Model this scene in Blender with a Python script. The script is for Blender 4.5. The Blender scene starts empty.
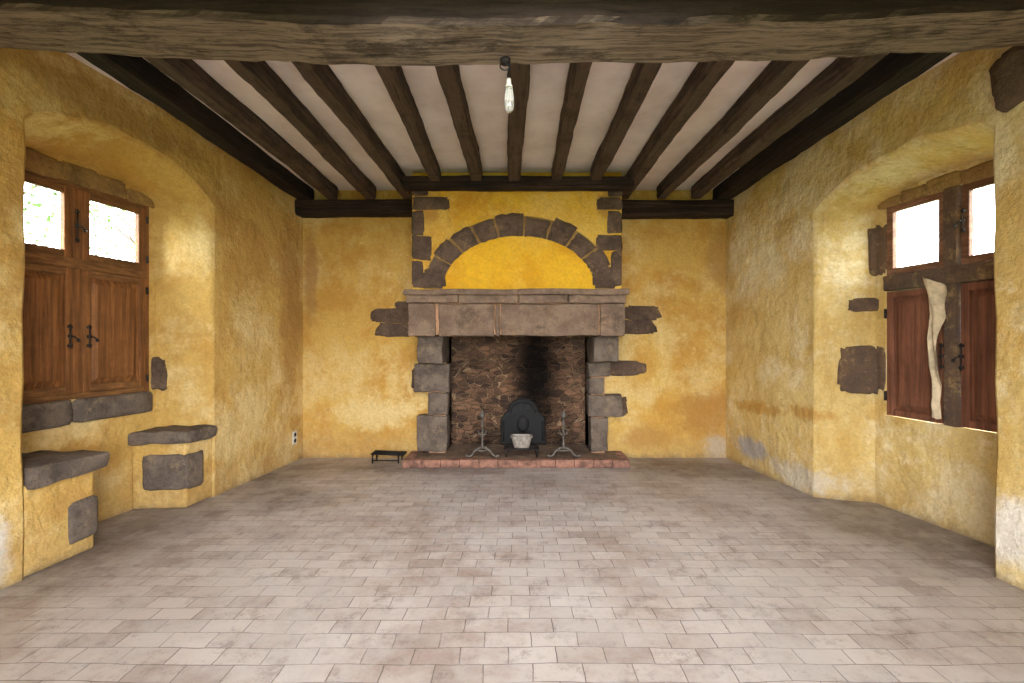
import bpy, bmesh, math, random
from mathutils import Vector, noise
random.seed(7)
scene = bpy.context.scene
scene.view_settings.view_transform = 'Standard'
scene.view_settings.look = 'None'

# ------------------------------------------------------------------ materials
def s2l(c):
    return tuple(((v/255)/12.92 if v/255 <= 0.04045 else ((v/255+0.055)/1.055)**2.4) for v in c) + (1.0,)

class NT:
    def __init__(self, name):
        self.m = bpy.data.materials.new(name); self.m.use_nodes = True
        self.t = self.m.node_tree; self.n = self.t.nodes; self.l = self.t.links
        self.b = self.n['Principled BSDF']
        self.co = self.n.new('ShaderNodeTexCoord').outputs['Object']
    def noise(self, scale, detail=6, rough=0.6, vec=None, dist=0.0):
        x = self.n.new('ShaderNodeTexNoise'); x.inputs['Scale'].default_value = scale
        x.inputs['Detail'].default_value = detail; x.inputs['Roughness'].default_value = rough
        x.inputs['Distortion'].default_value = dist
        self.l.new(vec or self.co, x.inputs['Vector']); return x.outputs['Fac']
    def mr(self, v, a, b, c=0.0, d=1.0):
        x = self.n.new('ShaderNodeMapRange'); x.interpolation_type = 'SMOOTHSTEP'
        self.l.new(v, x.inputs['Value'])
        for k, q in zip(('From Min', 'From Max', 'To Min', 'To Max'), (a, b, c, d)): x.inputs[k].default_value = q
        return x.outputs['Result']
    def mix(self, f, a, b, mode='MIX'):
        x = self.n.new('ShaderNodeMix'); x.data_type = 'RGBA'; x.blend_type = mode
        if isinstance(f, (int, float)): x.inputs[0].default_value = f
        else: self.l.new(f, x.inputs[0])
        for i, q in ((6, a), (7, b)):
            if isinstance(q, tuple): x.inputs[i].default_value = q
            else: self.l.new(q, x.inputs[i])
        return x.outputs[2]
    def math(self, op, a, b=0.0):
        x = self.n.new('ShaderNodeMath'); x.operation = op
        for i, q in ((0, a), (1, b)):
            if isinstance(q, (int, float)): x.inputs[i].default_value = q
            else: self.l.new(q, x.inputs[i])
        return x.outputs[0]
    def mapping(self, scale=(1,1,1), rot=(0,0,0), loc=(0,0,0)):
        x = self.n.new('ShaderNodeMapping'); self.l.new(self.co, x.inputs[0])
        x.inputs['Scale'].default_value = scale; x.inputs['Rotation'].default_value = rot; x.inputs['Location'].default_value = loc
        return x.outputs[0]
    def blob(self, c, r, namp=0.5, nscale=4.0, soft=0.25):
        x = self.mapping(scale=(1/r[0], 1/r[1], 1/r[2]), loc=(-c[0]/r[0], -c[1]/r[1], -c[2]/r[2]))
        ln = self.n.new('ShaderNodeVectorMath'); ln.operation = 'LENGTH'; self.l.new(x, ln.inputs[0])
        nn = self.noise(nscale, 10, 0.75)
        v = self.math('ADD', ln.outputs['Value'], self.math('MULTIPLY', self.math('SUBTRACT', nn, 0.5), namp*5))
        return self.mr(v, 1.0, 1.0-soft)
    def bump(self, h, strength=0.3, dist=0.02, prev=None):
        x = self.n.new('ShaderNodeBump'); x.inputs['Strength'].default_value = strength
        x.inputs['Distance'].default_value = dist; self.l.new(h, x.inputs['Height'])
        if prev: self.l.new(prev, x.inputs['Normal'])
        return x.outputs[0]
    def done(self, col, rough=0.8, nrm=None, spec=0.3, metal=0.0):
        if isinstance(col, tuple): self.b.inputs['Base Color'].default_value = col
        else: self.l.new(col, self.b.inputs['Base Color'])
        if isinstance(rough, (int, float)): self.b.inputs['Roughness'].default_value = rough
        else: self.l.new(rough, self.b.inputs['Roughness'])
        self.b.inputs['Specular IOR Level'].default_value = spec
        self.b.inputs['Metallic'].default_value = metal
        if nrm: self.l.new(nrm, self.b.inputs['Normal'])
        return self.m

def plaster(name, base, dark, light, blobs=(), lo=0.35, stain=0.6, ochre=(200, 148, 62)):
    t = NT(name)
    c = t.mix(t.mr(t.noise(1.1, 10, 0.68, dist=0.5), 0.42, 0.60), s2l(base), s2l(dark))
    c = t.mix(t.mr(t.noise(1.3, 12, 0.72, t.mapping(loc=(3, 5, 1))), 0.46, 0.62, 0, 0.85), c, s2l(light))
    c = t.mix(t.mr(t.noise(1.2, 12, 0.75, t.mapping(loc=(13, 4, 9))), 0.53, 0.67, 0, stain*0.75), c, s2l(ochre))
    c = t.mix(t.mr(t.noise(2.4, 10, 0.75, t.mapping(scale=(2.4, 2.4, 0.4), loc=(1, 7, 2))), 0.53, 0.68, 0, stain*0.65), c, s2l((164, 124, 72)))
    c = t.mix(t.mr(t.noise(7, 14, 0.85, t.mapping(loc=(8, 2, 6))), 0.56, 0.64, 0, stain*0.65), c, s2l(tuple(v*0.74 for v in dark)))
    c = t.mix(t.mr(t.noise(2.8, 14, 0.82, t.mapping(loc=(2, 12, 3))), 0.57, 0.64, 0, stain*0.8), c, s2l(tuple(min(255, v*1.02+12) for v in light)))
    c = t.mix(t.mr(t.noise(16, 8, 0.8, t.mapping(loc=(4, 1, 7))), 0.64, 0.70, 0, stain*0.8), c, s2l((116, 84, 46)))
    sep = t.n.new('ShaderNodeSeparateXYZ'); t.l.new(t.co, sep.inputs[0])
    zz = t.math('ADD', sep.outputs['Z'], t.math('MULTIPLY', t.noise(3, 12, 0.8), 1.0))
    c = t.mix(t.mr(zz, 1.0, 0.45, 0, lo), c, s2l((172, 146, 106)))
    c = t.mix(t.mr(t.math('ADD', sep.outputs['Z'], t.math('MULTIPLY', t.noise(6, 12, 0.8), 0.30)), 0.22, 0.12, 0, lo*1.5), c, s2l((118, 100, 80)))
    for (cc, r, col, amp, ns) in blobs:
        c = t.mix(t.math('MULTIPLY', t.blob(cc, r, amp, ns, 0.6), 0.75), c, s2l(col))
    c = t.mix(t.mr(t.noise(38, 5, 0.7), 0.35, 0.7, 0, 0.25), c, s2l((128, 100, 56)))
    b = t.bump(t.noise(2.2, 8, 0.6), 0.7, 0.14)
    b = t.bump(t.noise(9, 8, 0.65), 0.5, 0.03, b)
    b = t.bump(t.noise(50, 6, 0.7), 0.3, 0.006, b)
    return t.done(c, 0.9, b, 0.15)

M_back = plaster('plaster_back', (214, 174, 94), (198, 150, 72), (226, 198, 136), [
    ((2.35, 5.85, 0.55), (0.5, 0.5, 0.38), (176, 128, 66), 0.4, 5),
    ((1.6, 5.85, 0.25), (0.35, 0.5, 0.2), (180, 136, 74), 0.4, 5),
    ((2.45, 5.85, 0.12), (0.22, 0.3, 0.2), (190, 176, 156), 0.35, 7),
    ((-1.75, 5.85, 0.55), (0.6, 0.5, 0.25), (228, 204, 146), 0.5, 4),
    ((-2.5, 5.85, 2.2), (0.12, 0.4, 0.7), (168, 126, 74), 0.35, 5),
    ((2.5, 5.85, 2.4), (0.25, 0.4, 0.5), (180, 140, 80), 0.4, 5)], lo=0.42)
M_left = plaster('plaster_left', (210, 172, 98), (192, 150, 80), (228, 202, 144), [
    ((-2.92, 2.66, 0.25), (0.4, 0.15, 0.3), (214, 212, 210), 0.3, 5),
    ((-2.65, 5.6, 1.8), (0.3, 0.3, 1.4), (178, 138, 80), 0.4, 3),
    ((-2.85, 3.4, 3.05), (0.5, 1.1, 0.16), (166, 130, 78), 0.35, 4)], lo=0.38, stain=0.5)
M_right = plaster('plaster_right', (216, 188, 124), (200, 166, 98), (230, 214, 174), [
    ((2.62, 5.25, 0.7), (0.4, 0.6, 0.09), (184, 136, 62), 0.45, 6),
    ((2.6, 5.35, 0.24), (0.4, 0.42, 0.16), (156, 158, 166), 0.3, 6),
    ((2.7, 4.6, 0.12), (0.4, 0.5, 0.16), (206, 196, 178), 0.4, 6),
    ((2.87, 2.75, 0.32), (0.3, 0.25, 0.28), (226, 220, 212), 0.3, 5),
    ((2.72, 4.5, 0.75), (0.3, 0.3, 0.09), (182, 132, 58), 0.4, 7)], lo=0.38)
M_hood = plaster('plaster_hood', (228, 180, 56), (206, 148, 46), (230, 190, 96), [
    ((-0.95, 5.2, 2.85), (0.16, 0.3, 0.2), (188, 136, 66), 0.4, 5),
    ((0.95, 5.2, 2.9), (0.12, 0.3, 0.2), (176, 130, 70), 0.4, 5)], lo=0.0, stain=0.5)
M_tymp = plaster('plaster_tympanum', (232, 180, 46), (218, 160, 36), (234, 188, 72), lo=0.0, stain=0.2)

def ceil_mat():
    t = NT('plaster_ceiling')
    c = t.mix(t.mr(t.noise(1.5, 8, 0.65), 0.35, 0.7), s2l((242, 232, 228)), s2l((218, 204, 198)))
    c = t.mix(t.mr(t.noise(5, 8, 0.75), 0.58, 0.75, 0, 0.5), c, s2l((184, 164, 154)))
    return t.done(c, 0.9, t.bump(t.noise(12, 6), 0.3, 0.01), 0.1)
M_ceil = ceil_mat()

def wood_mat(name, a, b, axis='Y', scale=1.0, grain=1.0, rough=0.8, underside_tint=None):
    t = NT(name)
    sc = {'X': (0.5, 11, 11), 'Y': (11, 0.5, 11), 'Z': (11, 11, 0.5)}[axis]
    g = t.noise(2.6*scale, 12, 0.75, t.mapping(scale=sc), 0.25)
    g2 = t.noise(4*scale, 10, 0.8, t.mapping(scale=sc, loc=(3, 3, 3)))
    g3 = t.noise(2.5, 8, 0.75)
    c = t.mix(t.mr(g, 0.38, 0.64), s2l(a), s2l(b))
    c = t.mix(t.mr(g3, 0.4, 0.7, 0, 0.5), c, s2l(tuple(v*0.7 for v in a)))
    if underside_tint:
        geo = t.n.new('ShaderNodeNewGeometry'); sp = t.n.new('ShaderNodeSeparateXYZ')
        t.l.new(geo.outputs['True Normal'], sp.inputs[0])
        c = t.mix(t.math('MULTIPLY', t.mr(sp.outputs['Z'], -0.3, -0.8), t.mr(t.noise(4, 10, 0.75, t.mapping(scale=sc)), 0.40, 0.56, 0.3, 0.95)), c, s2l(underside_tint))  # tints downward faces: dusty tone with light painted into it
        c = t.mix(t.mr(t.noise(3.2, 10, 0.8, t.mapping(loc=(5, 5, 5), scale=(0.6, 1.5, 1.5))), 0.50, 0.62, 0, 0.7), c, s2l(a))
    c = t.mix(t.mr(g2, 0.54, 0.64, 0, 0.85*grain), c, s2l(tuple(v*0.3 for v in a)))
    bp = t.bump(g, 0.8*grain, 0.025); bp = t.bump(g2, 0.7*grain, 0.01, bp)
    return t.done(c, rough, bp, 0.2)
M_beam = wood_mat('old_oak_beam', (38, 31, 27), (62, 52, 45), 'X', underside_tint=(148, 132, 116))  # dark shaded sides and lit underside are put into the colour
M_joist = wood_mat('old_oak_joist', (58, 48, 43), (112, 94, 82), 'Y', underside_tint=(92, 77, 67))
M_joist_dark = wood_mat('dark_oak', (28, 23, 22), (58, 48, 42), 'Y')
M_header = wood_mat('dark_oak_header', (34, 26, 24), (74, 58, 50), 'X')
M_shutter = wood_mat('stained_wood_vertical', (104, 66, 36), (154, 102, 58), 'Z', grain=0.25, rough=0.5)
M_rail = wood_mat('stained_wood_horizontal', (100, 66, 38), (148, 104, 62), 'Y', grain=0.25, rough=0.5)
M_shutter_r = wood_mat('red_wood_vertical', (98, 62, 46), (136, 88, 66), 'Z', grain=0.25, rough=0.5)
M_rail_r = wood_mat('red_wood_horizontal', (104, 70, 50), (150, 108, 82), 'Y', grain=0.25, rough=0.5)

def stone_mat(name, a, b, c3, sc=1.0):
    t = NT(name)
    c = t.mix(t.mr(t.noise(4.5*sc, 10, 0.75), 0.38, 0.62), s2l(a), s2l(b))
    c = t.mix(t.mr(t.noise(7*sc, 10, 0.8, t.mapping(loc=(9, 2, 4))), 0.52, 0.66, 0, 0.75), c, s2l(c3))
    c = t.mix(t.mr(t.noise(3*sc, 8, 0.75, t.mapping(loc=(1, 8, 14))), 0.52, 0.68, 0, 0.6), c, s2l(tuple(v*0.5 for v in a)))
    c = t.mix(t.mr(t.noise(60, 4, 0.7), 0.5, 0.75, 0, 0.5), c, s2l(tuple(v*0.4 for v in a)))
    b2 = t.bump(t.noise(10, 8, 0.7), 0.8, 0.04); b2 = t.bump(t.noise(70, 5, 0.7), 0.5, 0.006, b2)
    return t.done(c, 0.88, b2, 0.2)
M_stone = stone_mat('volcanic_stone', (94, 82, 74), (122, 108, 96), (148, 128, 102))
M_stone_d = stone_mat('dark_stone', (82, 66, 56), (110, 90, 76), (140, 114, 84))
M_stone_r = stone_mat('rusty_stone', (110, 86, 66), (90, 74, 64), (160, 132, 90))
M_lintel = stone_mat('lintel_stone', (112, 92, 78), (138, 116, 98), (166, 136, 104))
M_mortar = stone_mat('pink_mortar', (196, 150, 118), (178, 136, 100), (210, 170, 130))
M_dirtm = stone_mat('mossy_mortar', (158, 126, 76), (138, 108, 70), (186, 150, 84))

def rubble_mat():
    t = NT('firebox_rubble')
    nv = t.n.new('ShaderNodeTexNoise'); nv.inputs['Scale'].default_value = 4; nv.inputs['Detail'].default_value = 2; t.l.new(t.co, nv.inputs['Vector'])
    vv = t.n.new('ShaderNodeVectorMath'); vv.operation = 'MULTIPLY_ADD'
    t.l.new(nv.outputs['Color'], vv.inputs[0]); vv.inputs[1].default_value = (0.10,)*3; t.l.new(t.mapping(scale=(1, 1, 1.9)), vv.inputs[2])
    vo = t.n.new('ShaderNodeTexVoronoi'); vo.inputs['Scale'].default_value = 9; t.l.new(vv.outputs[0], vo.inputs['Vector'])
    ve = t.n.new('ShaderNodeTexVoronoi'); ve.feature = 'DISTANCE_TO_EDGE'; ve.inputs['Scale'].default_value = 9; t.l.new(vv.outputs[0], ve.inputs['Vector'])
    hs = t.n.new('ShaderNodeSeparateColor'); t.l.new(vo.outputs['Color'], hs.inputs[0])
    c = t.mix(hs.outputs[0], s2l((70, 54, 46)), s2l((140, 104, 80)))
    c = t.mix(t.mr(ve.outputs['Distance'], 0.08, 0.03, 0, 0.85), c, s2l((168, 138, 108)))
    c = t.mix(t.mr(t.noise(4, 10, 0.8), 0.46, 0.62, 0, 0.65), c, s2l((50, 40, 36)))
    c = t.mix(t.math('MULTIPLY', t.blob((0.26, 6.25, 1.0), (0.46, 0.5, 1.4), 0.25, 4, 0.8), 0.96), c, s2l((14, 12, 12)))
    c = t.mix(t.blob((0.0, 6.25, 1.8), (1.2, 1.0, 0.48), 0.3, 3, 0.8), c, s2l((26, 22, 20)))
    c = t.mix(t.math('MULTIPLY', t.blob((0.1, 6.25, 0.05), (1.2, 1.0, 0.35), 0.3, 3, 0.7), 0.7), c, s2l((36, 30, 27)))
    h = t.mr(ve.outputs['Distance'], 0.0, 0.12)
    return t.done(c, 0.95, t.bump(t.noise(25, 6, 0.7), 0.4, 0.01, t.bump(h, 0.9, 0.03)), 0.1)
M_rubble = rubble_mat()

def floor_mat():
    t = NT('terracotta_floor')
    nz = t.n.new('ShaderNodeTexNoise'); nz.inputs['Scale'].default_value = 1.6; t.l.new(t.co, nz.inputs['Vector'])
    vv = t.n.new('ShaderNodeVectorMath'); vv.operation = 'MULTIPLY_ADD'
    t.l.new(nz.outputs['Color'], vv.inputs[0]); vv.inputs[1].default_value = (0.06,)*3; t.l.new(t.co, vv.inputs[2])
    nz2 = t.n.new('ShaderNodeTexNoise'); nz2.inputs['Scale'].default_value = 14; t.l.new(t.co, nz2.inputs['Vector'])
    v2 = t.n.new('ShaderNodeVectorMath'); v2.operation = 'MULTIPLY_ADD'
    t.l.new(nz2.outputs['Color'], v2.inputs[0]); v2.inputs[1].default_value = (0.008,)*3; t.l.new(vv.outputs[0], v2.inputs[2])
    br = t.n.new('ShaderNodeTexBrick'); t.l.new(v2.outputs[0], br.inputs['Vector'])
    br.inputs['Scale'].default_value = 1.0; br.inputs['Brick Width'].default_value = 0.215
    br.inputs['Row Height'].default_value = 0.112; br.inputs['Mortar Size'].default_value = 0.0028
    br.inputs['Mortar Smooth'].default_value = 0.6; br.offset = 0.5; br.inputs['Bias'].default_value = -0.1
    br.inputs['Color1'].default_value = s2l((180, 169, 163)); br.inputs['Color2'].default_value = s2l((148, 133, 126))
    br.inputs['Mortar'].default_value = s2l((100, 90, 85))
    c = t.mix(t.mr(t.noise(1.1, 10, 0.7), 0.38, 0.62, 0, 0.6), br.outputs['Color'], s2l((192, 185, 182)))
    c = t.mix(t.mr(t.noise(1.0, 12, 0.78, t.mapping(loc=(4, 1, 0))), 0.47, 0.62, 0, 0.6), c, s2l((142, 122, 112)))
    c = t.mix(t.mr(t.noise(5, 14, 0.85), 0.5, 0.62, 0, 0.6), c, s2l((116, 102, 94)))
    for cc, r in (((-2.1, 4.3, 0), (0.5, 0.5, 1)), ((-2.5, 5.1, 0), (0.6, 0.8, 1)), ((1.9, 5.35, 0), (1.1, 0.7, 1)), ((3.0, 3.9, 0), (0.9, 1.6, 1)), ((-2.9, 3.4, 0), (0.8, 1.2, 1)), ((-1.0, 5.4, 0), (1.6, 0.4, 1))):
        c = t.mix(t.math('MULTIPLY', t.blob(cc, r, 0.35, 3, 0.8), 0.65), c, s2l((86, 75, 68)))
    c = t.mix(t.math('MULTIPLY', br.outputs['Fac'], 0.85), c, s2l((90, 80, 74)))
    c2 = t.mix(t.mr(t.noise(2.6, 10, 0.75, t.mapping(loc=(7, 7, 0))), 0.44, 0.60, 0, 0.5), c, s2l((176, 168, 164)))
    c2 = t.mix(t.mr(t.noise(24, 8, 0.8, t.mapping(loc=(3, 9, 0))), 0.60, 0.68, 0, 0.6), c2, s2l((94, 82, 75)))
    h = t.math('SUBTRACT', t.noise(5, 8, 0.7), t.math('MULTIPLY', br.outputs['Fac'], 0.8))
    rg = t.mr(t.noise(3, 8, 0.7), 0.3, 0.7, 0.38, 0.66)
    return t.done(c2, rg, t.bump(h, 0.45, 0.014), 0.45)
M_floor = floor_mat()

def simple(name, col, rough=0.6, metal=0.0, var=0.25, spec=0.4, bs=20):
    t = NT(name)
    c = t.mix(t.mr(t.noise(bs, 6, 0.7), 0.35, 0.7), s2l(col), s2l(tuple(v*(1-var) for v in col)))
    return t.done(c, rough, t.bump(t.noise(bs*2, 5, 0.7), 0.25, 0.004), spec, metal)
M_iron = simple('wrought_iron', (64, 60, 58), 0.55, 0.6, 0.5)
M_andiron = simple('dusty_iron', (104, 96, 88), 0.6, 0.1, 0.4)
M_black = simple('cast_iron', (24, 22, 22), 0.7, 0.1, 0.4)
M_brick = simple('hearth_brick', (160, 116, 98), 0.9, 0, 0.45, bs=9)
M_tin = simple('galvanised_tin', (166, 156, 144), 0.5, 0.1, 0.4)
M_paper = simple('torn_paper', (214, 192, 158), 0.9, 0, 0.25, bs=8)
M_white = simple('white_plastic', (214, 208, 196), 0.4, 0, 0.1)
M_leaf = simple('foliage', (90, 116, 60), 0.7, 0, 0.5, bs=3)
M_bark = simple('bark', (80, 66, 52), 0.9, 0, 0.4)
M_grass = simple('grass', (92, 112, 60), 0.95, 0, 0.4, bs=2)
def glass_mat():
    m = bpy.data.materials.new('window_glass'); m.use_nodes = True
    n = m.node_tree.nodes; l = m.node_tree.links; n.clear()
    o = n.new('ShaderNodeOutputMaterial'); mx = n.new('ShaderNodeMixShader'); tr = n.new('ShaderNodeBsdfTransparent'); gl = n.new('ShaderNodeBsdfGlossy')
    ns = n.new('ShaderNodeTexNoise'); ns.inputs['Scale'].default_value = 6
    mp = n.new('ShaderNodeMapRange'); l.new(ns.outputs['Fac'], mp.inputs['Value']); mp.inputs['To Min'].default_value = 0.03; mp.inputs['To Max'].default_value = 0.12
    gl.inputs['Roughness'].default_value = 0.1; tr.inputs['Color'].default_value = (0.95, 0.97, 0.96, 1)
    l.new(mp.outputs[0], mx.inputs[0]); l.new(tr.outputs[0], mx.inputs[1]); l.new(gl.outputs[0], mx.inputs[2]); l.new(mx.outputs[0], o.inputs[0])
    return m
M_glass = glass_mat()
def bulb_glass():
    t = NT('bulb_glass'); m = t.done((0.9, 0.92, 0.86, 1), 0.08, None, 0.5)
    t.b.inputs['Transmission Weight'].default_value = 0.85; return m
M_bulb = bulb_glass()

# ------------------------------------------------------------------ mesh builder
def empty(name, loc=(0, 0, 0)):
    e = bpy.data.objects.new(name, None); scene.collection.objects.link(e); e.empty_display_size = 0.1
    e.location = loc
    bpy.context.view_layer.update()
    return e

class MB:
    def __init__(self): self.v = []; self.f = []
    def raw(self, vs, fs):
        o = len(self.v); self.v += [Vector(p) for p in vs]; self.f += [tuple(i+o for i in f) for f in fs]
    def hexa(self, c):
        self.raw(c, [(3, 2, 1, 0), (4, 5, 6, 7), (0, 1, 5, 4), (1, 2, 6, 5), (2, 3, 7, 6), (3, 0, 4, 7)])
    def box(self, x0, x1, y0, y1, z0, z1):
        self.hexa([(x0, y0, z0), (x1, y0, z0), (x1, y1, z0), (x0, y1, z0), (x0, y0, z1), (x1, y0, z1), (x1, y1, z1), (x0, y1, z1)])
    def fbox(self, F, s0, s1, z0, z1, d0, d1):
        self.hexa([F(s0, z0, d0), F(s1, z0, d0), F(s1, z0, d1), F(s0, z0, d1), F(s0, z1, d0), F(s1, z1, d0), F(s1, z1, d1), F(s0, z1, d1)])
    def fpanel(self, F, s0, s1, z0, z1, d0, d1, bev):
        self.raw([F(s0, z0, d0), F(s1, z0, d0), F(s1, z1, d0), F(s0, z1, d0),
                  F(s0+bev, z0+bev, d1), F(s1-bev, z0+bev, d1), F(s1-bev, z1-bev, d1), F(s0+bev, z1-bev, d1)],
                 [(0, 1, 5, 4), (1, 2, 6, 5), (2, 3, 7, 6), (3, 0, 4, 7), (4, 5, 6, 7)])
    def prism(self, F, outline, thick, inset=0.012, seed=0, base=-0.03):
        n = len(outline); cx = sum(p[0] for p in outline)/n; cy = sum(p[1] for p in outline)/n
        rings = []
        for (k, d) in ((0, base), (0, thick*0.6), (inset, thick)):
            r = []
            for (x, y) in outline:
                L = math.hypot(x-cx, y-cy) or 1; q = max(0.2, 1-k/L)
                r.append(F(cx+(x-cx)*q, cy+(y-cy)*q, d + (noise.noise(Vector((x*9+seed, y*9, seed)))*0.006 if d > 0 else 0)))
            rings.append(r)
        mid = []
        for (x, y) in outline:
            X, Y = cx+(x-cx)*0.5, cy+(y-cy)*0.5
            mid.append(F(X, Y, thick + 0.004 + noise.noise(Vector((X*14+seed, Y*14, seed)))*0.01))
        vs = rings[0]+rings[1]+rings[2]+mid+[F(cx, cy, thick+0.006)]
        fs = []
        for k in range(3):
            for i in range(n):
                j = (i+1) % n; fs.append((k*n+i, k*n+j, (k+1)*n+j, (k+1)*n+i))
        for i in range(n): fs.append((3*n+i, 3*n+(i+1) % n, 4*n))
        self.raw(vs, fs)
    def stone(self, F, x0, x1, y0, y1, thick=0.02, seed=0, e=0.4, jit=0.08):
        cx, cy, hx, hy = (x0+x1)/2, (y0+y1)/2, abs(x1-x0)/2, abs(y1-y0)/2
        out = []
        for i in range(36):
            t = 2*math.pi*i/36; c, s = math.cos(t), math.sin(t)
            q = 1 + jit*2.2*noise.noise(Vector((c*1.3+seed*3.1, s*1.3, seed)))+jit*1.3*noise.noise(Vector((c*5+seed*3.1, s*5, seed)))
            out.append((cx+hx*math.copysign(abs(c)**e, c)*q, cy+hy*math.copysign(abs(s)**e, s)*q))
        self.prism(F, out, thick, min(0.018, hx*0.3, hy*0.3), seed)
    def tube(self, pts, r, n=8, rr=None):
        pts = [Vector(p) for p in pts]; rings = []
        up = Vector((0, 0, 1)); prev = None
        for i, p in enumerate(pts):
            d = (pts[min(i+1, len(pts)-1)]-pts[max(i-1, 0)]).normalized()
            a = prev if prev is not None else (up.cross(d) if abs(d.z) < 0.95 else Vector((1, 0, 0)).cross(d))
            a = (a - d*a.dot(d)).normalized(); prev = a; b = d.cross(a)
            R = rr[i] if rr else r
            rings.append([p+a*math.cos(2*math.pi*k/n)*R+b*math.sin(2*math.pi*k/n)*R for k in range(n)])
        vs = [q for r_ in rings for q in r_]; fs = []
        for i in range(len(rings)-1):
            for k in range(n): fs.append((i*n+k, i*n+(k+1) % n, (i+1)*n+(k+1) % n, (i+1)*n+k))
        fs.append(tuple(range(n-1, -1, -1))); fs.append(tuple((len(rings)-1)*n+k for k in range(n)))
        self.raw(vs, fs)
    def lathe(self, c, prof, n=20):
        vs = []; fs = []
        for (r, z) in prof:
            for k in range(n): vs.append((c[0]+r*math.cos(2*math.pi*k/n), c[1]+r*math.sin(2*math.pi*k/n), c[2]+z))
        for i in range(len(prof)-1):
            for k in range(n): fs.append((i*n+k, i*n+(k+1) % n, (i+1)*n+(k+1) % n, (i+1)*n+k))
        self.raw(vs, fs)
    def beam(self, path, w, h, amp=0.008, seed=0, segs=40, cnr=0.15):
        P = [Vector(path(i/segs)) for i in range(segs+1)]
        prof = []
        for (x, z) in ((-1, cnr), (-1+cnr, 0), (-0.3, 0), (0.3, 0), (1-cnr, 0), (1, cnr), (1, 0.5), (1, 1-cnr), (1-cnr, 1), (0, 1), (-1+cnr, 1), (-1, 1-cnr), (-1, 0.5)):
            prof.append((x*w/2, z*h))
        n = len(prof); vs = []; fs = []
        for i, p in enumerate(P):
            d = (P[min(i+1, segs)]-P[max(i-1, 0)]); d.z = 0; d.normalize(); side = Vector((d.y, -d.x, 0))
            for k, (a, z) in enumerate(prof):
                q = p+side*a+Vector((0, 0, z))
                nv = noise.noise_vector(Vector((q.x*2.2+seed, q.y*2.2, q.z*9)))*amp + noise.noise_vector(Vector((q.x*9+seed, q.y*9, q.z*20)))*amp*0.5
                vs.append(q+nv)
        for i in range(segs):
            for k in range(n): fs.append((i*n+k, i*n+(k+1) % n, (i+1)*n+(k+1) % n, (i+1)*n+k))
        fs.append(tuple(range(n))); fs.append(tuple(segs*n+k for k in range(n-1, -1, -1)))
        self.raw(vs, fs)
    def build(self, name, mat, parent=None, bevel=0.0, smooth=False, rough=0.0, cuts=0, seed=0, recalc=True):
        me = bpy.data.meshes.new(name); me.from_pydata([tuple(v) for v in self.v], [], self.f); me.materials.append(mat)
        bm = bmesh.new(); bm.from_mesh(me)
        if recalc: bmesh.ops.recalc_face_normals(bm, faces=bm.faces)
        if bevel and rough:
            bmesh.ops.bevel(bm, geom=list(bm.edges), offset=bevel, segments=2, profile=0.6, affect='EDGES')
        if cuts:
            bmesh.ops.subdivide_edges(bm, edges=list(bm.edges), cuts=cuts, use_grid_fill=True)
        if rough:
            for v in bm.verts:
                q = v.co; v.co = q + noise.noise_vector(Vector((q.x*5+seed, q.y*5, q.z*5)))*rough + noise.noise_vector(Vector((q.x*17+seed, q.y*17, q.z*17)))*rough*0.5
        bm.to_mesh(me); bm.free()
        ob = bpy.data.objects.new(name, me); scene.collection.objects.link(ob)
        if bevel and not rough:
            m = ob.modifiers.new('bevel', 'BEVEL'); m.width = bevel; m.segments = 2; m.limit_method = 'ANGLE'
        if smooth:
            for p in me.polygons: p.use_smooth = True
        if parent:
            ob.parent = parent; ob.matrix_parent_inverse = parent.matrix_world.inverted()
        return ob

# ------------------------------------------------------------------ room frames (metres)
D = 5.85; ZC = 3.26; YS = -1.2
def FB(s, z, d=0): return Vector((s, D-d, z))
def FL(s, z, d=0): return Vector((-(3.210-0.105*s)+d, s, z))
def FR(s, z, d=0): return Vector(((3.156-0.102*s)-d, s, z))
def WL(s, z, d=0): return Vector((-(3.850-0.155*s)+d, s, z))
def WR(s, z, d=0): return Vector(((3.801-0.155*s)-d, s, z))
def eb(px, py, Y):
    k = Y/480.0
    return (px-516)*k, 1.4-(py-343)*k

b = MB(); b.raw([(-3.6, YS, 0), (3.6, YS, 0), (3.6, 5.86, 0), (-3.6, 5.86, 0), (-3.6, YS, -0.1), (3.6, YS, -0.1), (3.6, 5.86, -0.1), (-3.6, 5.86, -0.1)],
    [(0, 1, 2, 3), (4, 5, 6, 7), (0, 1, 5, 4), (2, 3, 7, 6), (1, 2, 6, 5), (3, 0, 4, 7)])
b.build('floor', M_floor)
b = MB(); b.raw([(-40, -30, -0.3), (40, -30, -0.3), (40, 50, -0.3), (-40, 50, -0.3)], [(0, 1, 2, 3)]); b.build('ground', M_grass)
b = MB(); b.box(-3.6, 3.6, YS, 6.0, ZC, ZC+0.12); b.build('ceiling', M_ceil)

b = MB()
b.box(-3.0, -0.84, D, D+0.5, -0.05, ZC); b.box(0.90, 3.0, D, D+0.5, -0.05, ZC); b.box(-0.84, 0.90, D, D+0.5, 1.62, ZC)
b.build('wall_back', M_back)
OX, OZ0, OZ1 = 1.2, 0.25, 2.4
b = MB()
b.box(-3.6, -OX, YS-0.3, YS, -0.05, ZC); b.box(OX, 3.6, YS-0.3, YS, -0.05, ZC)
b.box(-OX, OX, YS-0.3, YS, OZ1, ZC); b.box(-OX, OX, YS-0.3, YS, -0.05, OZ0)
b.build('wall_front', M_left)

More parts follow.
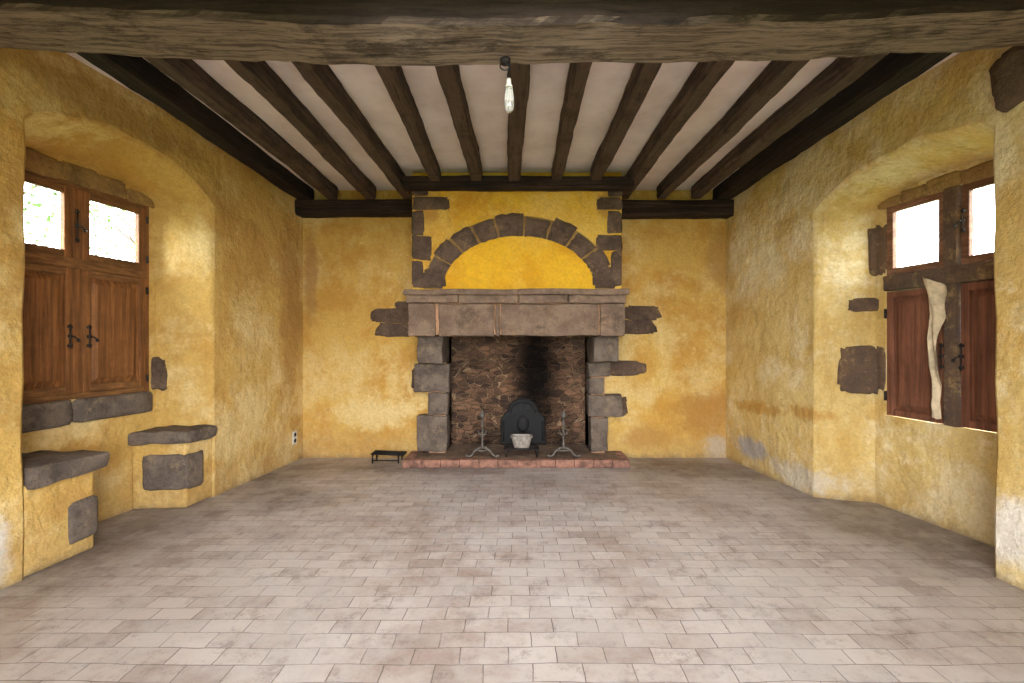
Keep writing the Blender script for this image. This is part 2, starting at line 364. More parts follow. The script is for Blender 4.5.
def side_wall(name, F, W, mat, yn, yf, zs_n, zs_f, peak, byn, byf, bz, bpeak, hole, sgn):
    nl, na = 14, 22
    def ring(y0, y1, z0n, z0f, pk, jit, seed):
        pts = []
        for i in range(nl): pts.append([y0, z0n*i/nl])
        for i in range(na+1):
            t = i/na; base = z0n+(z0f-z0n)*t; rise = pk-(z0n+z0f)/2
            pts.append([y0+(y1-y0)*t, base+rise*(1-abs(2*t-1)**2.3)])
        for i in range(nl-1, -1, -1): pts.append([y1, z0f*i/nl])
        for i, p in enumerate(pts):
            p[0] += jit*noise.noise(Vector((i*0.35, seed, 0)))
            if p[1] > 0.01: p[1] += jit*noise.noise(Vector((i*0.35, seed, 5)))
        return pts
    A0 = ring(yn-0.02, yf+0.02, zs_n+0.0, zs_f+0.0, peak+0.02, 0.03, 3)
    A1 = ring(yn-0.005, yf+0.005, zs_n, zs_f, peak+0.003, 0.03, 3)
    A2 = ring(yn+0.01, yf-0.012, zs_n-0.01, zs_f-0.01, peak-0.012, 0.03, 3)
    Bm = ring((yn+byn)/2, (yf+byf)/2, (zs_n+bz)/2, (zs_f+bz)/2, (peak+bpeak)/2, 0.03, 8)
    B = ring(byn, byf, bz, bz, bpeak, 0.01, 6)
    n = len(A0); m = MB()
    rings = [[F(*p, 0) for p in A0], [F(*p, -0.008) for p in A1], [F(*p, -0.04) for p in A2],
             [(F(*p, 0)+W(*p, 0))/2 for p in Bm], [W(*p, -0.02) for p in B]]
    vs = [q for r in rings for q in r]; fs = []
    for k in range(len(rings)-1):
        for i in range(n-1): fs.append((k*n+i, k*n+i+1, (k+1)*n+i+1, (k+1)*n+i))
    m.raw(vs, fs)
    w = MB()
    Y0, Y1, ZT = YS, 5.87, ZC+0.02
    for i in range(n-1):
        a, c = A0[i], A0[i+1]
        if i < nl: w.raw([F(Y0, a[1]), F(*a), F(*c), F(Y0, c[1])], [(0, 1, 2, 3)])
        elif i >= nl+na: w.raw([F(Y1, a[1]), F(*a), F(*c), F(Y1, c[1])], [(0, 1, 2, 3)])
        else: w.raw([F(*a), F(*c), F(c[0], ZT), F(a[0], ZT)], [(0, 1, 2, 3)])
    a, c = A0[nl], A0[nl+na]
    w.raw([F(Y0, a[1]), F(*a), F(a[0], ZT), F(Y0, ZT)], [(0, 1, 2, 3)])
    w.raw([F(Y1, c[1]), F(*c), F(c[0], ZT), F(Y1, ZT)], [(0, 1, 2, 3)])
    root = empty(name)
    w.build(name+'_face', mat, root, recalc=False)
    m.build(name+'_bay', mat, root, smooth=True, recalc=False)
    s0, s1, z0, z1 = hole
    q = MB(); T = -0.10
    q.fbox(W, byn-0.25, byf+0.12, -0.05, z0, T, 0.0)
    q.fbox(W, byn-0.25, byf+0.12, z1, 3.1, T, 0.0)
    q.fbox(W, byn-0.25, s0, z0, z1, T, 0.0)
    q.fbox(W, s1, byf+0.12, z0, z1, T, 0.0)
    q.build(name+'_window_recess', mat, root)
    return root
HL = (3.02, 4.19, 0.98, 2.60)
HR = (3.03, 4.105, 0.78, 2.56)
wl = side_wall('wall_left', FL, WL, M_left, 2.85, 4.36, 2.74, 2.66, 2.91, 2.95, 4.25, 2.62, 2.76, HL, -1)
wr = side_wall('wall_right', FR, WR, M_right, 2.88, 4.353, 2.70, 2.60, 2.81, 2.97, 4.20, 2.56, 2.69, HR, 1)

b = MB()
b.hexa([FL(2.80, 0, -0.01), FL(3.28, 0, -0.01), WL(3.28, 0, 0.0), WL(2.80, 0, 0.0), FL(2.80, 0.55, -0.01), FL(3.28, 0.55, -0.01), WL(3.28, 0.55, 0), WL(2.80, 0.55, 0)])
b.hexa([FL(4.06, 0, -0.01), FL(4.38, 0, -0.01), WL(4.32, 0, 0.0), WL(4.02, 0, 0.0), FL(4.06, 0.56, -0.01), FL(4.38, 0.56, -0.01), WL(4.32, 0.56, 0), WL(4.02, 0.56, 0)])
b.build('seat_blocks', M_left, wl, bevel=0.02)
seat = empty('stone_window_seat', (-3.1, 3.1, 0.6))
b = MB(); b.hexa([FL(2.86, 0.52, 0.03), FL(3.33, 0.54, 0.035), WL(3.36, 0.54, 0.0), WL(2.9, 0.54, 0.0), FL(2.86, 0.66, 0.03), FL(3.34, 0.65, 0.035), WL(3.36, 0.66, 0), WL(2.9, 0.66, 0)])
b.build('slab', M_stone, seat, bevel=0.025, rough=0.02, cuts=5, smooth=True, seed=2)
seat2 = empty('stone_window_seat', (-3.0, 4.2, 0.6))
b = MB(); b.hexa([FL(4.02, 0.55, 0.03), FL(4.40, 0.55, 0.02), WL(4.32, 0.55, -0.03), WL(3.98, 0.55, 0.0), FL(4.02, 0.66, 0.03), FL(4.38, 0.66, 0.02), WL(4.32, 0.66, -0.03), WL(3.98, 0.66, 0)])
b.build('slab', M_stone, seat2, bevel=0.025, rough=0.02, cuts=5, smooth=True, seed=5)

b = MB(); b.stone(FL, 3.10, 3.285, 0.10, 0.36, 0.012, 1, jit=0.05, e=0.3); b.build('stone_corner', M_stone, wl, smooth=True)
def Fseat(s, z, d=0):
    a = FL(4.06, z, -0.01); c = WL(4.02, z, 0); p = c+(a-c)*s; return p+Vector((0, -d, 0))
k = 1/0.45
def Fs2(s, z, d=0): return Fseat(s*k, z, d)
b = MB(); b.stone(Fs2, 0.10, 0.455, 0.16, 0.46, 0.015, 3, jit=0.04, e=0.25); b.build('stone_seat_front', M_stone, wl, smooth=True)
b = MB(); b.stone(FL, 4.045, 4.24, 0.16, 0.46, 0.012, 4, jit=0.04, e=0.25); b.build('stone_seat_side', M_stone, wl, smooth=True)
b = MB()
b.stone(WL, 2.98, 3.55, 0.79, 0.985, 0.03, 5, e=0.25, jit=0.04); b.stone(WL, 3.57, 4.2, 0.80, 0.985, 0.035, 6, e=0.25, jit=0.04)
b.build('sill_stones', M_stone, wl, smooth=True)
def reveal(F, W, ya, yb):
    def R(s, z, d=0):
        a = W(yb, z, 0); c = F(ya, z, 0); L = (c-a).length; p = a+(c-a)*(s/L); return p+Vector((0, -d, 0))
    return R
RL = reveal(FL, WL, 4.35, 4.24); RR = reveal(FR, WR, 4.345, 4.195)
b = MB(); b.stone(RL, -0.04, 0.09, 0.98, 1.24, 0.03, 7, jit=0.15); b.build('reveal_stone', M_stone_d, wl, smooth=True)
b = MB()
xs = [2.98, 3.25, 3.5, 3.75, 3.98, 4.22]
for i in range(5):
    t = ((xs[i]+xs[i+1])/2-3.6)/0.65
    b.stone(WL, xs[i]+0.0, xs[i+1]-0.0, 2.585, 2.735-0.08*t*t, 0.012, 20+i, e=0.35, jit=0.12)
b.build('head_stones', M_dirtm, wl, smooth=True)

b = MB()
b.stone(RR, -0.04, 0.29, 0.95, 1.37, 0.02, 31, jit=0.14, e=0.5)
b.stone(RR, -0.03, 0.20, 1.68, 1.79, 0.02, 32, jit=0.12)
b.stone(RR, -0.04, 0.06, 2.0, 2.42, 0.02, 33, jit=0.12)
b.build('reveal_stones', M_stone_r, wr, smooth=True)
b = MB()
b.stone(WR, 4.10, 4.19, 2.0, 2.42, 0.008, 36, jit=0.1)
b.stone(WR, 4.11, 4.19, 1.0, 1.36, 0.008, 37, jit=0.1)
b.build('edge_stones', M_stone_r, wr, smooth=True)
b = MB()
xs = [3.0, 3.25, 3.5, 3.75, 3.97, 4.17]
for i in range(5):
    t = ((xs[i]+xs[i+1])/2-3.58)/0.62
    b.stone(WR, xs[i]+0.0, xs[i+1]-0.0, 2.55, 2.665-0.06*t*t, 0.02, 40+i, e=0.35, jit=0.12)
b.build('head_stones', M_dirtm, wr, smooth=True)
b = MB()
b.fbox(WR, 3.52, 3.615, 0.78, 2.56, -0.10, 0.03); b.fbox(WR, 3.03, 4.10, 1.84, 1.97, -0.10, 0.04)
b.build('stone_cross_mullion', M_stone_r, wr, bevel=0.012, rough=0.010, cuts=6, smooth=True)
b = MB(); b.stone(FR, 2.60, 2.86, 2.76, 3.10, 0.05, 50, e=0.6, jit=0.1); b.build('corbel_stone', M_stone_d, wr, smooth=True)

# ------------------------------------------------------------------ windows
def casement(root, W, s0, s1, z0, z1, tag, mv, mh, glass, d=-0.02):
    v = MB(); h = MB(); r = 0.055; th = 0.035
    v.fbox(W, s0, s0+r, z0, z1, d-th, d); v.fbox(W, s1-r, s1, z0, z1, d-th, d)
    v.build('stile_'+tag, mv, root, bevel=0.005)
    h.fbox(W, s0+r, s1-r, z0, z0+r, d-th, d-0.001); h.fbox(W, s0+r, s1-r, z1-r, z1, d-th, d-0.001)
    h.build('rail_'+tag, mh, root, bevel=0.005)
    if glass:
        g = MB(); g.raw([W(s0+r-0.005, z0+r-0.005, d-0.02), W(s1-r+0.005, z0+r-0.005, d-0.02), W(s1-r+0.005, z1-r+0.005, d-0.02), W(s0+r-0.005, z1-r+0.005, d-0.02)], [(0, 1, 2, 3)])
        g.build('pane_'+tag, M_glass, root)
    else:
        p = MB(); p.fbox(W, s0+r-0.005, s1-r+0.005, z0+r-0.005, z1-r+0.005, d-0.03, d-0.022)
        p.fpanel(W, s0+r+0.012, s1-r-0.012, z0+r+0.012, z1-r-0.012, d-0.022, d-0.002, 0.04)
        p.build('panel_'+tag, mv, root)
def frame(root, W, s0, s1, z0, z1, sm0, sm1, zt0, zt1, mv, mh, d=0.0):
    f = MB(); w = 0.045
    f.fbox(W, s0, s0+w, z0, z1, -0.09, d); f.fbox(W, s1-w, s1, z0, z1, -0.09, d)
    if sm0: f.fbox(W, sm0, sm1, z0+w, z1-w, -0.09, d+0.01)
    f.build('jambs', mv, root, bevel=0.006)
    f = MB()
    f.fbox(W, s0+w, s1-w, z0, z0+w, -0.09, d-0.002); f.fbox(W, s0+w, s1-w, z1-w, z1, -0.09, d-0.002)
    if zt0: f.fbox(W, s0+w, s1-w, zt0, zt1, -0.09, d+0.02)
    f.build('head_and_sill', mh, root, bevel=0.006)
def latch(root, W, s, z0, z1, d, tag):
    m = MB(); m.tube([W(s, z0, d+0.008), W(s, z1, d+0.008)], 0.005)
    zm = (z0+z1)/2
    for z in (z0+0.02, z1-0.02, zm): m.fbox(W, s-0.012, s+0.012, z-0.010, z+0.010, d-0.002, d+0.012)
    m.tube([W(s, zm, d+0.014), W(s+0.01, zm-0.005, d+0.03), W(s+0.035, zm-0.025, d+0.03)], 0.006)
    m.lathe(tuple(W(s+0.035, zm-0.042, d+0.03)), [(0.0, 0), (0.010, 0.004), (0.012, 0.014), (0.007, 0.022), (0, 0.026)], 10)
    m.build('latch_'+tag, M_iron, root, smooth=True)
w1 = empty('window_1', (-3.25, 3.6, 1.8))
frame(w1, WL, *HL, 3.565, 3.635, 1.955, 2.03, M_shutter, M_rail)
for (a, c, t) in ((3.065, 3.565, 'a'), (3.635, 4.145, 'b')):
    casement(w1, WL, a, c, 2.03, 2.555, 'upper_'+t, M_shutter, M_rail, True, 0.005)
    casement(w1, WL, a, c, 1.025, 1.955, 'lower_'+t, M_shutter, M_rail, False, 0.012)
latch(w1, WL, 3.585, 2.15, 2.40, 0.012, 'u'); latch(w1, WL, 3.535, 1.36, 1.54, 0.014, 'l'); latch(w1, WL, 3.67, 1.36, 1.54, 0.014, 'r')
m = MB()
for z in (1.1, 1.85, 2.12, 2.46):
    m.tube([WL(4.15, z-0.03, 0.02), WL(4.15, z+0.03, 0.02)], 0.009)
m.build('hinges', M_iron, w1, smooth=True)
w2 = empty('window_2', (3.2, 3.6, 1.7))
for (a, c, t) in ((3.03, 3.52, 'a'), (3.615, 4.105, 'b')):
    casement(w2, WR, a+0.005, c-0.005, 1.975, 2.555, 'upper_'+t, M_rail_r, M_rail_r, True, 0.0)
    casement(w2, WR, a+0.005, c-0.005, 0.785, 1.835, 'lower_'+t, M_shutter_r, M_shutter_r, False, 0.0)
latch(w2, WR, 3.50, 1.2, 1.4, 0.005, 'l'); latch(w2, WR, 3.64, 1.2, 1.4, 0.005, 'r'); latch(w2, WR, 3.49, 2.2, 2.38, 0.005, 'u')
m = MB()
for z in (0.95, 1.65): m.tube([WR(4.10, z-0.04, 0.01), WR(4.10, z+0.04, 0.01)], 0.011)
m.build('hinges', M_iron, w2, smooth=True)
ps = MB(); vs = []; N = 40
for i in range(N+1):
    t = i/N; z = 1.87-1.04*t
    wd = (0.14*(1-t/0.35) if t < 0.35 else 0)*0.6 + 0.035 + 0.016*noise.noise(Vector((t*11, 1, 0)))
    cx = 3.655-0.02*t+0.02*noise.noise(Vector((t*6, 4, 0))) - 0.03*max(0, 0.3-t)
    for j in range(7):
        u = j/6-0.5
        vs.append(WR(cx+u*wd*1.6, z+0.10*u*(1-t)+0.01*noise.noise(Vector((u*8, t*3, 9))), 0.06+0.022*math.sin(u*7+t*9)))
ps.raw(vs, [(i*7+j, i*7+j+1, (i+1)*7+j+1, (i+1)*7+j) for i in range(N) for j in range(6)])
ps.build('torn_paper_strip', M_paper, w2, smooth=True)

# ------------------------------------------------------------------ beams
b = MB()
def mainpath(t):
    x = -2.98+5.96*t; return (x, 2.43, 2.90+0.10*(x/2.8)**2 + 0.012*noise.noise(Vector((x*1.5, 0, 3))))
b.beam(mainpath, 0.35, 0.40, 0.016, 3, 110, 0.07)
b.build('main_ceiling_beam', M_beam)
for i, x in enumerate((-2.17, -1.715, -1.295, -0.835, -0.43, 0.005, 0.425, 0.845, 1.27, 1.73, 2.14)):
    b = MB(); yend = 5.70 if abs(x) > 1.2 else 5.08
    dx = 0.012*((i*37) % 5-2)
    b.beam(lambda t, x=x, ye=yend, dx=dx: (x+dx*(t-0.5)+0.010*math.sin(t*5+x*7), 2.55+(ye-2.55)*t, 3.106+0.006*math.sin(t*7+x)), 0.125+0.008*((i*13) % 3-1), 0.16, 0.012, 10+i*5, 46, 0.2)
    b.build('ceiling_joist', M_joist)
b = MB(); b.beam(lambda t: (-2.52+0.01*math.sin(t*5), 2.5+3.3*t, 3.10), 0.17, 0.17, 0.012, 70, 46, 0.15); b.build('edge_ceiling_beam', M_joist_dark)
b = MB(); b.beam(lambda t: (2.47+0.01*math.sin(t*6), 2.5+3.3*t, 3.10), 0.19, 0.17, 0.012, 80, 46, 0.15); b.build('edge_ceiling_beam', M_joist_dark)
b = MB(); b.beam(lambda t: (-2.62+1.48*t, 5.76, 2.925), 0.17, 0.175, 0.010, 90, 30, 0.12); b.build('header_beam', M_header)
b = MB(); b.beam(lambda t: (1.17+1.42*t, 5.76, 2.905), 0.17, 0.19, 0.010, 95, 30, 0.12); b.build('header_beam', M_header)
b = MB(); b.beam(lambda t: (-1.20+2.44*t, 5.12, 3.035), 0.13, 0.13, 0.010, 99, 30, 0.12); b.build('header_beam', M_header)

# ------------------------------------------------------------------ fireplace
fp = empty('stone_fireplace', (0, 5.5, 0))
HY = 5.20
def FH(s, z, d=0): return Vector((s, HY-d, z))
b = MB(); b.box(-1.127, 1.148, HY, 5.32, 1.93, 3.25); b.box(-1.127, -1.0, 5.32, 5.85, 1.93, 3.25); b.box(1.02, 1.148, 5.32, 5.85, 1.93, 3.25)
b.build('chimney_hood', M_hood, fp, bevel=0.01)
def hp(pts): return [eb(x, y, HY) for x, y in pts]
pts = [(519+76*math.cos(math.pi*i/30), 289-53*math.sin(math.pi*i/30)) for i in range(31)]
b = MB(); b.raw([FH(*eb(x, y, HY), 0.005) for x, y in pts], [tuple(range(31))]); b.build('tympanum', M_tymp, fp)
b = MB(); vs = []
for i in range(41):
    a = math.pi*i/40
    vs.append(FH(*eb(519+95*math.cos(a), 289-73*math.sin(a), HY), 0.007)); vs.append(FH(*eb(519+76*math.cos(a), 289-53*math.sin(a), HY), 0.007))
b.raw(vs, [(2*i, 2*i+1, 2*i+3, 2*i+2) for i in range(40)]); b.build('arch_mortar', M_dirtm, fp)
b = MB()
cuts = [0.0, 0.10, 0.19, 0.29, 0.385, 0.48, 0.585, 0.67, 0.76, 0.85, 0.925, 1.0]
for i in range(len(cuts)-1):
    a0 = math.pi*(cuts[i]+0.005); a1 = math.pi*(cuts[i+1]-0.005); k = 1.01+0.03*math.sin(i*2.7)
    out = []
    for j in range(6): a = a0+(a1-a0)*j/5; out.append((519+95*k*math.cos(a), 289-(73*k)*math.sin(a)))
    for j in range(4): r = 1-(j+1)/5; a = a1; out.append((519+(76+19*r)*math.cos(a), 289-(53+20*r)*math.sin(a)))
    for j in range(6): a = a1-(a1-a0)*j/5; out.append((519+76*math.cos(a), 289-53*math.sin(a)))
    for j in range(4): r = (j+1)/5; a = a0; out.append((519+(76+19*r)*math.cos(a), 289-(53+20*r)*math.sin(a)))
    out = [(x+1.6*noise.noise(Vector((x*.3, y*.3, i))), y+1.6*noise.noise(Vector((x*.3, y*.3, i+7)))) for x, y in out]
    b.prism(FH, hp(out), 0.018, 0.004, i*2.3)
b.build('arch_voussoirs', M_stone_d, fp, smooth=True)
b = MB()
for i, r in enumerate([(412, 449, 197, 210), (412, 424, 211, 235), (412, 432, 236, 260), (424, 446, 268, 287), (412, 423, 261, 287), (412, 428, 187, 196),
          (597, 622, 198, 210), (607, 622, 211, 234), (596, 622, 235, 250), (592, 609, 266, 286), (611, 622, 251, 287), (608, 622, 187, 197)]):
    x0, z1 = eb(r[0], r[2], HY); x1, z0 = eb(r[1], r[3], HY)
    b.stone(FH, x0, x1, z0, z1, 0.012, 60+i, e=0.3, jit=0.08)
b.build('hood_quoins', M_stone_d, fp, smooth=True)
b = MB(); b.box(-1.20, 1.20, 5.06, 5.84, 1.91, 1.975); b.build('mantel_shelf_top', M_lintel, fp, bevel=0.02, rough=0.014, cuts=8, smooth=True)
b = MB()
for (a, c) in ((-1.17, -0.62), (-0.61, 0.02), (0.03, 0.55), (0.56, 1.17)): b.box(a, c, 5.10, 5.84, 1.825, 1.912)
b.build('mantel_shelf_lower', M_lintel, fp, bevel=0.012, rough=0.010, cuts=5, smooth=True)
b = MB(); b.box(-1.15, 1.16, 5.18, 5.45, 1.49, 1.93); b.build('lintel_mortar', M_mortar, fp)
b = MB(); b.box(-1.155, -0.87, 5.14, 5.85, 1.475, 1.825); b.box(0.90, 1.17, 5.14, 5.85, 1.475, 1.825)
b.box(-0.835, -0.235, 5.145, 5.45, 1.475, 1.82); b.box(-0.215, -0.17, 5.15, 5.45, 1.475, 1.815); b.box(-0.155, 0.885, 5.145, 5.45, 1.478, 1.82)
b.build('lintel_stones', M_lintel, fp, bevel=0.015, rough=0.012, cuts=6, smooth=True, seed=4)
JY = 5.70
b = MB()
def jb(x0, x1, y0, y1, fy=JY):
    a, z1 = eb(x0, y0, JY); c, z0 = eb(x1, y1, JY); b.box(a, c, fy, 5.95, max(z0, 0.09), z1)
jb(421, 446, 336, 363, 5.45); jb(414, 449, 364, 392); jb(428, 447, 393, 415); jb(417, 447, 416, 452)
jb(590, 614, 336, 361, 5.45); jb(589, 610, 362, 377); jb(589, 604, 378, 394); jb(589, 622, 395, 417); jb(591, 608, 418, 452)
b.build('jamb_stones', M_stone, fp, bevel=0.018, rough=0.016, cuts=5, smooth=True, seed=8)
b = MB(); b.box(-1.04, -0.84, 5.74, 5.9, 0.0, 1.5); b.box(0.90, 1.06, 5.74, 5.9, 0.0, 1.5); b.build('jamb_core', M_mortar, fp)
b = MB()
for i, r in enumerate([(372, 412, 308, 323), (377, 414, 323, 337), (622, 661, 306, 320), (620, 655, 320, 334), (395, 412, 301, 309),
                       (600, 645, 361, 375), (606, 627, 396, 416), (413, 430, 366, 390), (588, 602, 376, 392)]):
    x0, z1 = eb(r[0], r[2], D); x1, z0 = eb(r[1], r[3], D)
    b.stone(FB, x0, x1, z0, z1, 0.016, 80+i, e=0.5, jit=0.12)
b.build('wall_quoins', M_stone_d, fp, smooth=True)
b = MB()
x0, x1, yb, zt = -0.84, 0.90, 6.25, 1.62
b.raw([(x0, D, 0), (x0, yb, 0), (x1, yb, 0), (x1, D, 0), (x0, D, zt), (x0, yb, zt), (x1, yb, zt), (x1, D, zt)], [(0, 1, 5, 4), (1, 2, 6, 5), (2, 3, 7, 6), (4, 5, 6, 7)])
b.build('firebox', M_rubble, fp, recalc=False)
b = MB(); b.box(-1.24, 1.24, 5.42, 5.85, 0.0, 0.085); b.box(-0.84, 0.90, 5.85, 6.25, 0.0, 0.085)
b.build('hearth_slab', M_lintel, fp)
b = MB(); x = -1.27
i = 0
while x < 1.25:
    w = 0.21+0.01*math.sin(i*3.1); b.box(x, min(x+w, 1.28), 5.37, 5.47, 0.002, 0.088+0.003*math.sin(i*5)); x += w+0.004; i += 1
for sx in (-1.27, 1.18):
    for y in (5.48, 5.67): b.box(sx, sx+0.1, y, y+0.18, 0.002, 0.088)
b.build('hearth_bricks', M_brick, fp, bevel=0.006, rough=0.004, smooth=True)
fbk = empty('cast_iron_fireback', (0.1, 6.17, 0.1))
b = MB()
out = [(-0.20, 0.09), (0.38, 0.09), (0.38, 0.42)] + [(0.38-0.06, 0.50)] + [(0.09+0.20*math.cos(math.pi*i/14), 0.52+0.17*math.sin(math.pi*i/14)) for i in range(0, 15)] + [(-0.14, 0.50), (-0.20, 0.42)]
def FK(s, z, d=0): return Vector((s, 6.20-d, z))
b.prism(FK, out, 0.03, 0.02, 1, base=0.0)
b.build('plate', M_black, fbk)
b = MB()
b.tube([FK(0.09+0.16*math.cos(math.pi*i/16), 0.50+0.14*math.sin(math.pi*i/16), 0.04) for i in range(17)], 0.01)
b.tube([FK(-0.16, 0.14, 0.04), FK(-0.16, 0.40, 0.04)], 0.01); b.tube([FK(0.34, 0.14, 0.04), FK(0.34, 0.40, 0.04)], 0.01)
b.prism(FK, [(0.09+0.09*math.cos(a*math.pi/8), 0.36+0.12*math.sin(a*math.pi/8)) for a in range(16)], 0.045, 0.03, 3, base=0.02)
b.build('relief', M_black, fbk, smooth=True)

def andiron(x, y):
    e = empty('andiron', (x, y, 0.088)); m = MB(); z = 0.088
    m.lathe((x, y, z), [(0.012, 0.10), (0.022, 0.12), (0.014, 0.14), (0.012, 0.30), (0.012, 0.36), (0.021, 0.38), (0.012, 0.40), (0.012, 0.45), (0.026, 0.46), (0.034, 0.48), (0.031, 0.505), (0.014, 0.52), (0.01, 0.54), (0.0, 0.545)], 12)
    for s in (-1, 1):
        m.tube([(x, y, z+0.115), (x+s*0.04, y, z+0.11), (x+s*0.09, y, z+0.075), (x+s*0.12, y-0.005, z+0.03), (x+s*0.15, y-0.01, z+0.015), (x+s*0.18, y-0.01, z+0.022), (x+s*0.185, y-0.01, z+0.037)], 0.015)
    m.tube([(x-0.08, y, z+0.085), (x, y, z+0.075), (x+0.08, y, z+0.085)], 0.012)
    m.tube([(x, y, z+0.11), (x, y+0.2, z+0.10), (x, y+0.45, z+0.10), (x, y+0.47, z+0.012)], 0.012)
    m.tube([(x-0.045, y, z+0.31), (x-0.035, y-0.02, z+0.27), (x, y-0.02, z+0.262), (x+0.035, y-0.02, z+0.27), (x+0.045, y, z+0.31)], 0.008)
    m.build('frame', M_andiron, e, smooth=True)
andiron(-0.385, 5.50); andiron(0.545, 5.50)
e = empty('fire_grate_with_ash_box', (0.07, 5.6, 0.088)); m = MB()
for sx in (-0.11, 0.25-0.01):
    m.tube([(sx, 5.52, 0.09), (sx, 5.52, 0.17), (sx, 5.72, 0.17), (sx, 5.72, 0.09)], 0.009)
for k in range(6): m.tube([(-0.14, 5.52+k*0.04, 0.175), (0.27, 5.52+k*0.04, 0.175)], 0.007)
m.build('grate', M_iron, e, smooth=True)
m = MB()
def rr(cx, cy, hx, hy, z):
    o = []
    for i in range(24):
        t = 2*math.pi*i/24; cc, ss = math.cos(t), math.sin(t)
        o.append((cx+hx*math.copysign(abs(cc)**0.5, cc), cy+hy*math.copysign(abs(ss)**0.5, ss), z))
    return o
lv = [(0.09, 0.06, 0.185), (0.12, 0.08, 0.30), (0.132, 0.09, 0.302), (0.132, 0.09, 0.318), (0.118, 0.078, 0.318), (0.085, 0.055, 0.20)]
vs = []
for (hx, hy, z) in lv: vs += rr(0.065, 5.62, hx, hy, z)
fs = [(k*24+i, k*24+(i+1) % 24, (k+1)*24+(i+1) % 24, (k+1)*24+i) for k in range(5) for i in range(24)] + [tuple(range(24)), tuple(5*24+i for i in range(24))]
m.raw(vs, fs); m.build('ash_box', M_tin, e, smooth=False)
e = empty('iron_boot_rack', (-1.5, 5.65, 0)); m = MB()
for x in (-1.66, -1.36): m.tube([(x, 5.55, 0.008), (x, 5.56, 0.11), (x, 5.72, 0.11), (x, 5.73, 0.008)], 0.009)
for k in range(4): m.tube([(-1.68, 5.56+0.053*k, 0.115), (-1.30, 5.56+0.053*k, 0.10)], 0.009)
m.tube([(-1.66, 5.55, 0.04), (-1.36, 5.55, 0.04)], 0.008)
m.build('bars', M_black, e, smooth=True)

e = empty('wall_socket', tuple(FL(5.66, 0.28, 0)))
m = MB(); m.fbox(FL, 5.62, 5.70, 0.21, 0.36, 0.0, 0.012); m.build('plate', M_white, e, bevel=0.004)
m = MB()
for z in (0.25, 0.32):
    m.tube([FL(5.66, z, 0.010), FL(5.66, z, 0.0155)], 0.024, 14)
m.build('sockets', M_black, e)

bx, by = -0.045, 2.62
e = empty('hanging_light_bulb', (bx, by, 2.9)); m = MB()
m.tube([(bx-0.012, 2.55, 2.915), (bx-0.012, 2.55, 2.885)], 0.028, 14)
m.tube([(bx-0.012, 2.55, 2.885), (bx+0.01, 2.56, 2.875), (bx, by, 2.865), (bx+0.004, by, 2.835)], 0.005)
m.tube([(bx-0.012+0.028*math.cos(t*0.5), 2.55, 2.872+0.022*math.sin(t*0.5)) for t in range(14)], 0.004)
m.build('cord_and_rose', M_black, e, smooth=True)
m = MB(); m.lathe((bx+0.006, by, 2.76), [(0.0, 0.08), (0.012, 0.08), (0.014, 0.06), (0.014, 0.045), (0.02, 0.043), (0.02, 0.035)], 16); m.build('bulb_holder', M_white, e, smooth=True)
m = MB(); m.lathe((bx+0.008, by, 2.66), [(0.0, 0), (0.012, 0.002), (0.022, 0.012), (0.026, 0.03), (0.025, 0.07), (0.022, 0.11), (0.018, 0.135)], 20); m.build('bulb_globe', M_bulb, e, smooth=True)

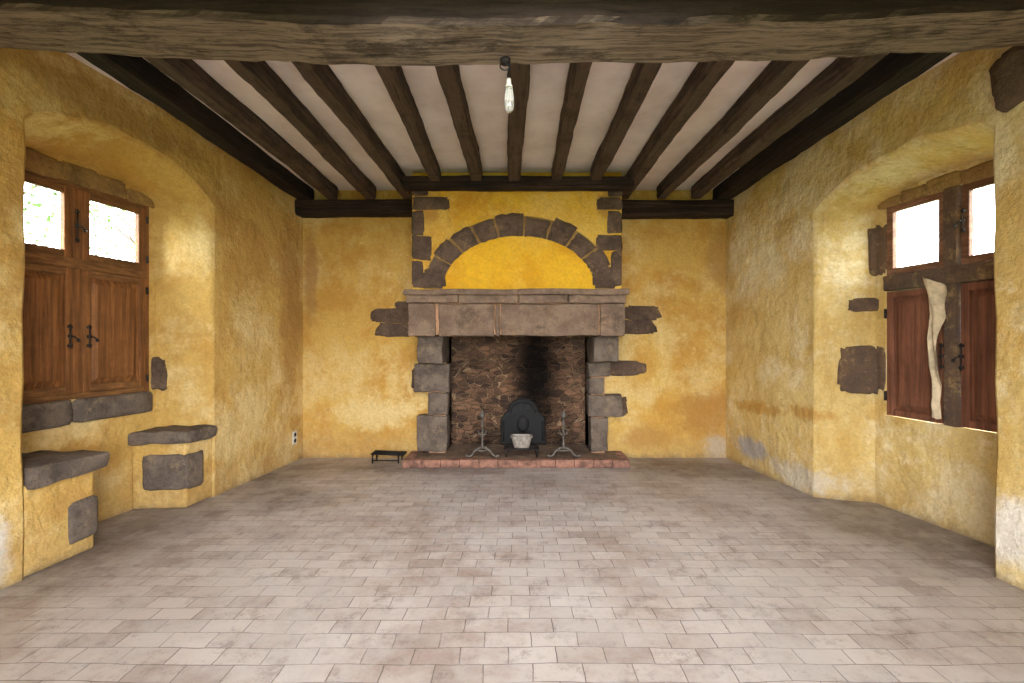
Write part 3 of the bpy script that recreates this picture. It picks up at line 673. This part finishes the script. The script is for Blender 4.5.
# ------------------------------------------------------------------ outside trees
def tree(x, y, seed, n=1500, R=1.9, zc=4.2):
    random.seed(seed); e = empty('tree', (x, y, -0.3)); t = MB()
    t.tube([(x, y, -0.3), (x+0.05, y, 1.2), (x-0.05, y+0.1, 2.6), (x, y, zc)], 0.1, 8, [0.16, 0.13, 0.1, 0.05])
    for k in range(9):
        a = random.random()*6.28; t.tube([(x, y, 2.0+0.25*k), (x+math.cos(a)*0.6, y+math.sin(a)*0.6, 2.5+0.25*k), (x+math.cos(a)*1.4, y+math.sin(a)*1.4, 2.9+0.3*k)], 0.03, 5)
    t.build('trunk', M_bark, e, smooth=True)
    l = MB()
    for i in range(n):
        u = Vector((random.gauss(0, 1), random.gauss(0, 1), random.gauss(0, 1))).normalized()*(random.random()**0.4)*R
        p = Vector((x, y, zc))+Vector((u.x, u.y, u.z*1.1)); s = 0.04+0.05*random.random()
        a = Vector((random.gauss(0, 1), random.gauss(0, 1), random.gauss(0, 1))).normalized(); c = a.orthogonal().normalized()
        l.raw([p-a*s, p+c*s*0.5, p+a*s, p-c*s*0.5], [(0, 1, 2, 3)])
    l.build('leaves', M_leaf, e, recalc=False)
tree(-11.0, 9.8, 1, 2000, 2.4, 4.6); tree(-10.5, 14.5, 2, 1600, 2.4, 4.8)

# ------------------------------------------------------------------ light
w = bpy.data.worlds.new('World'); scene.world = w; w.use_nodes = True
bg = w.node_tree.nodes['Background']; bg.inputs[0].default_value = (0.90, 0.95, 1.0, 1); bg.inputs[1].default_value = 30.0
def area(name, loc, rot, sx, sy, p, col=(1, 0.97, 0.95), portal=False):
    L = bpy.data.lights.new(name, 'AREA'); L.shape = 'RECTANGLE'; L.size = sx; L.size_y = sy; L.energy = p; L.color = col
    o = bpy.data.objects.new(name, L); scene.collection.objects.link(o); o.location = loc; o.rotation_euler = rot
    if portal: L.cycles.is_portal = True
    return o
def aim(o, d): o.rotation_euler = Vector(d).to_track_quat('-Z', 'Y').to_euler()
for (W, sg, s, z) in ((WL, 1, 3.3, 2.29), (WL, 1, 3.9, 2.29), (WR, -1, 3.28, 2.26), (WR, -1, 3.86, 2.26)):
    o = area('sky_portal', tuple(W(s, z, -0.12)), (0, 0, 0), 0.6, 0.6, 1, portal=True); aim(o, (sg, -0.0, 0))
o = area('sky_portal', (0, YS-0.32, (OZ0+OZ1)/2), (0, 0, 0), 2*OX, OZ1-OZ0, 1, portal=True); aim(o, (0, 1, 0))
o = area('added_floor_fill', (0, 1.75, 2.82), (0, 0, 0), 1.6, 0.4, 36); aim(o, (0, 0.9, -1.0))  # added fill light above the view, brightens the floor
o.data.spread = math.radians(130)

cam = bpy.data.cameras.new('Camera'); cam.sensor_width = 36; cam.lens = 480/1024*36
cam.shift_x = -4/1024; cam.shift_y = 1.5/1024; cam.clip_start = 0.05
co = bpy.data.objects.new('Camera', cam); scene.collection.objects.link(co)
co.location = (0, 0, 1.4); co.rotation_euler = (math.radians(90), 0, 0); scene.camera = co
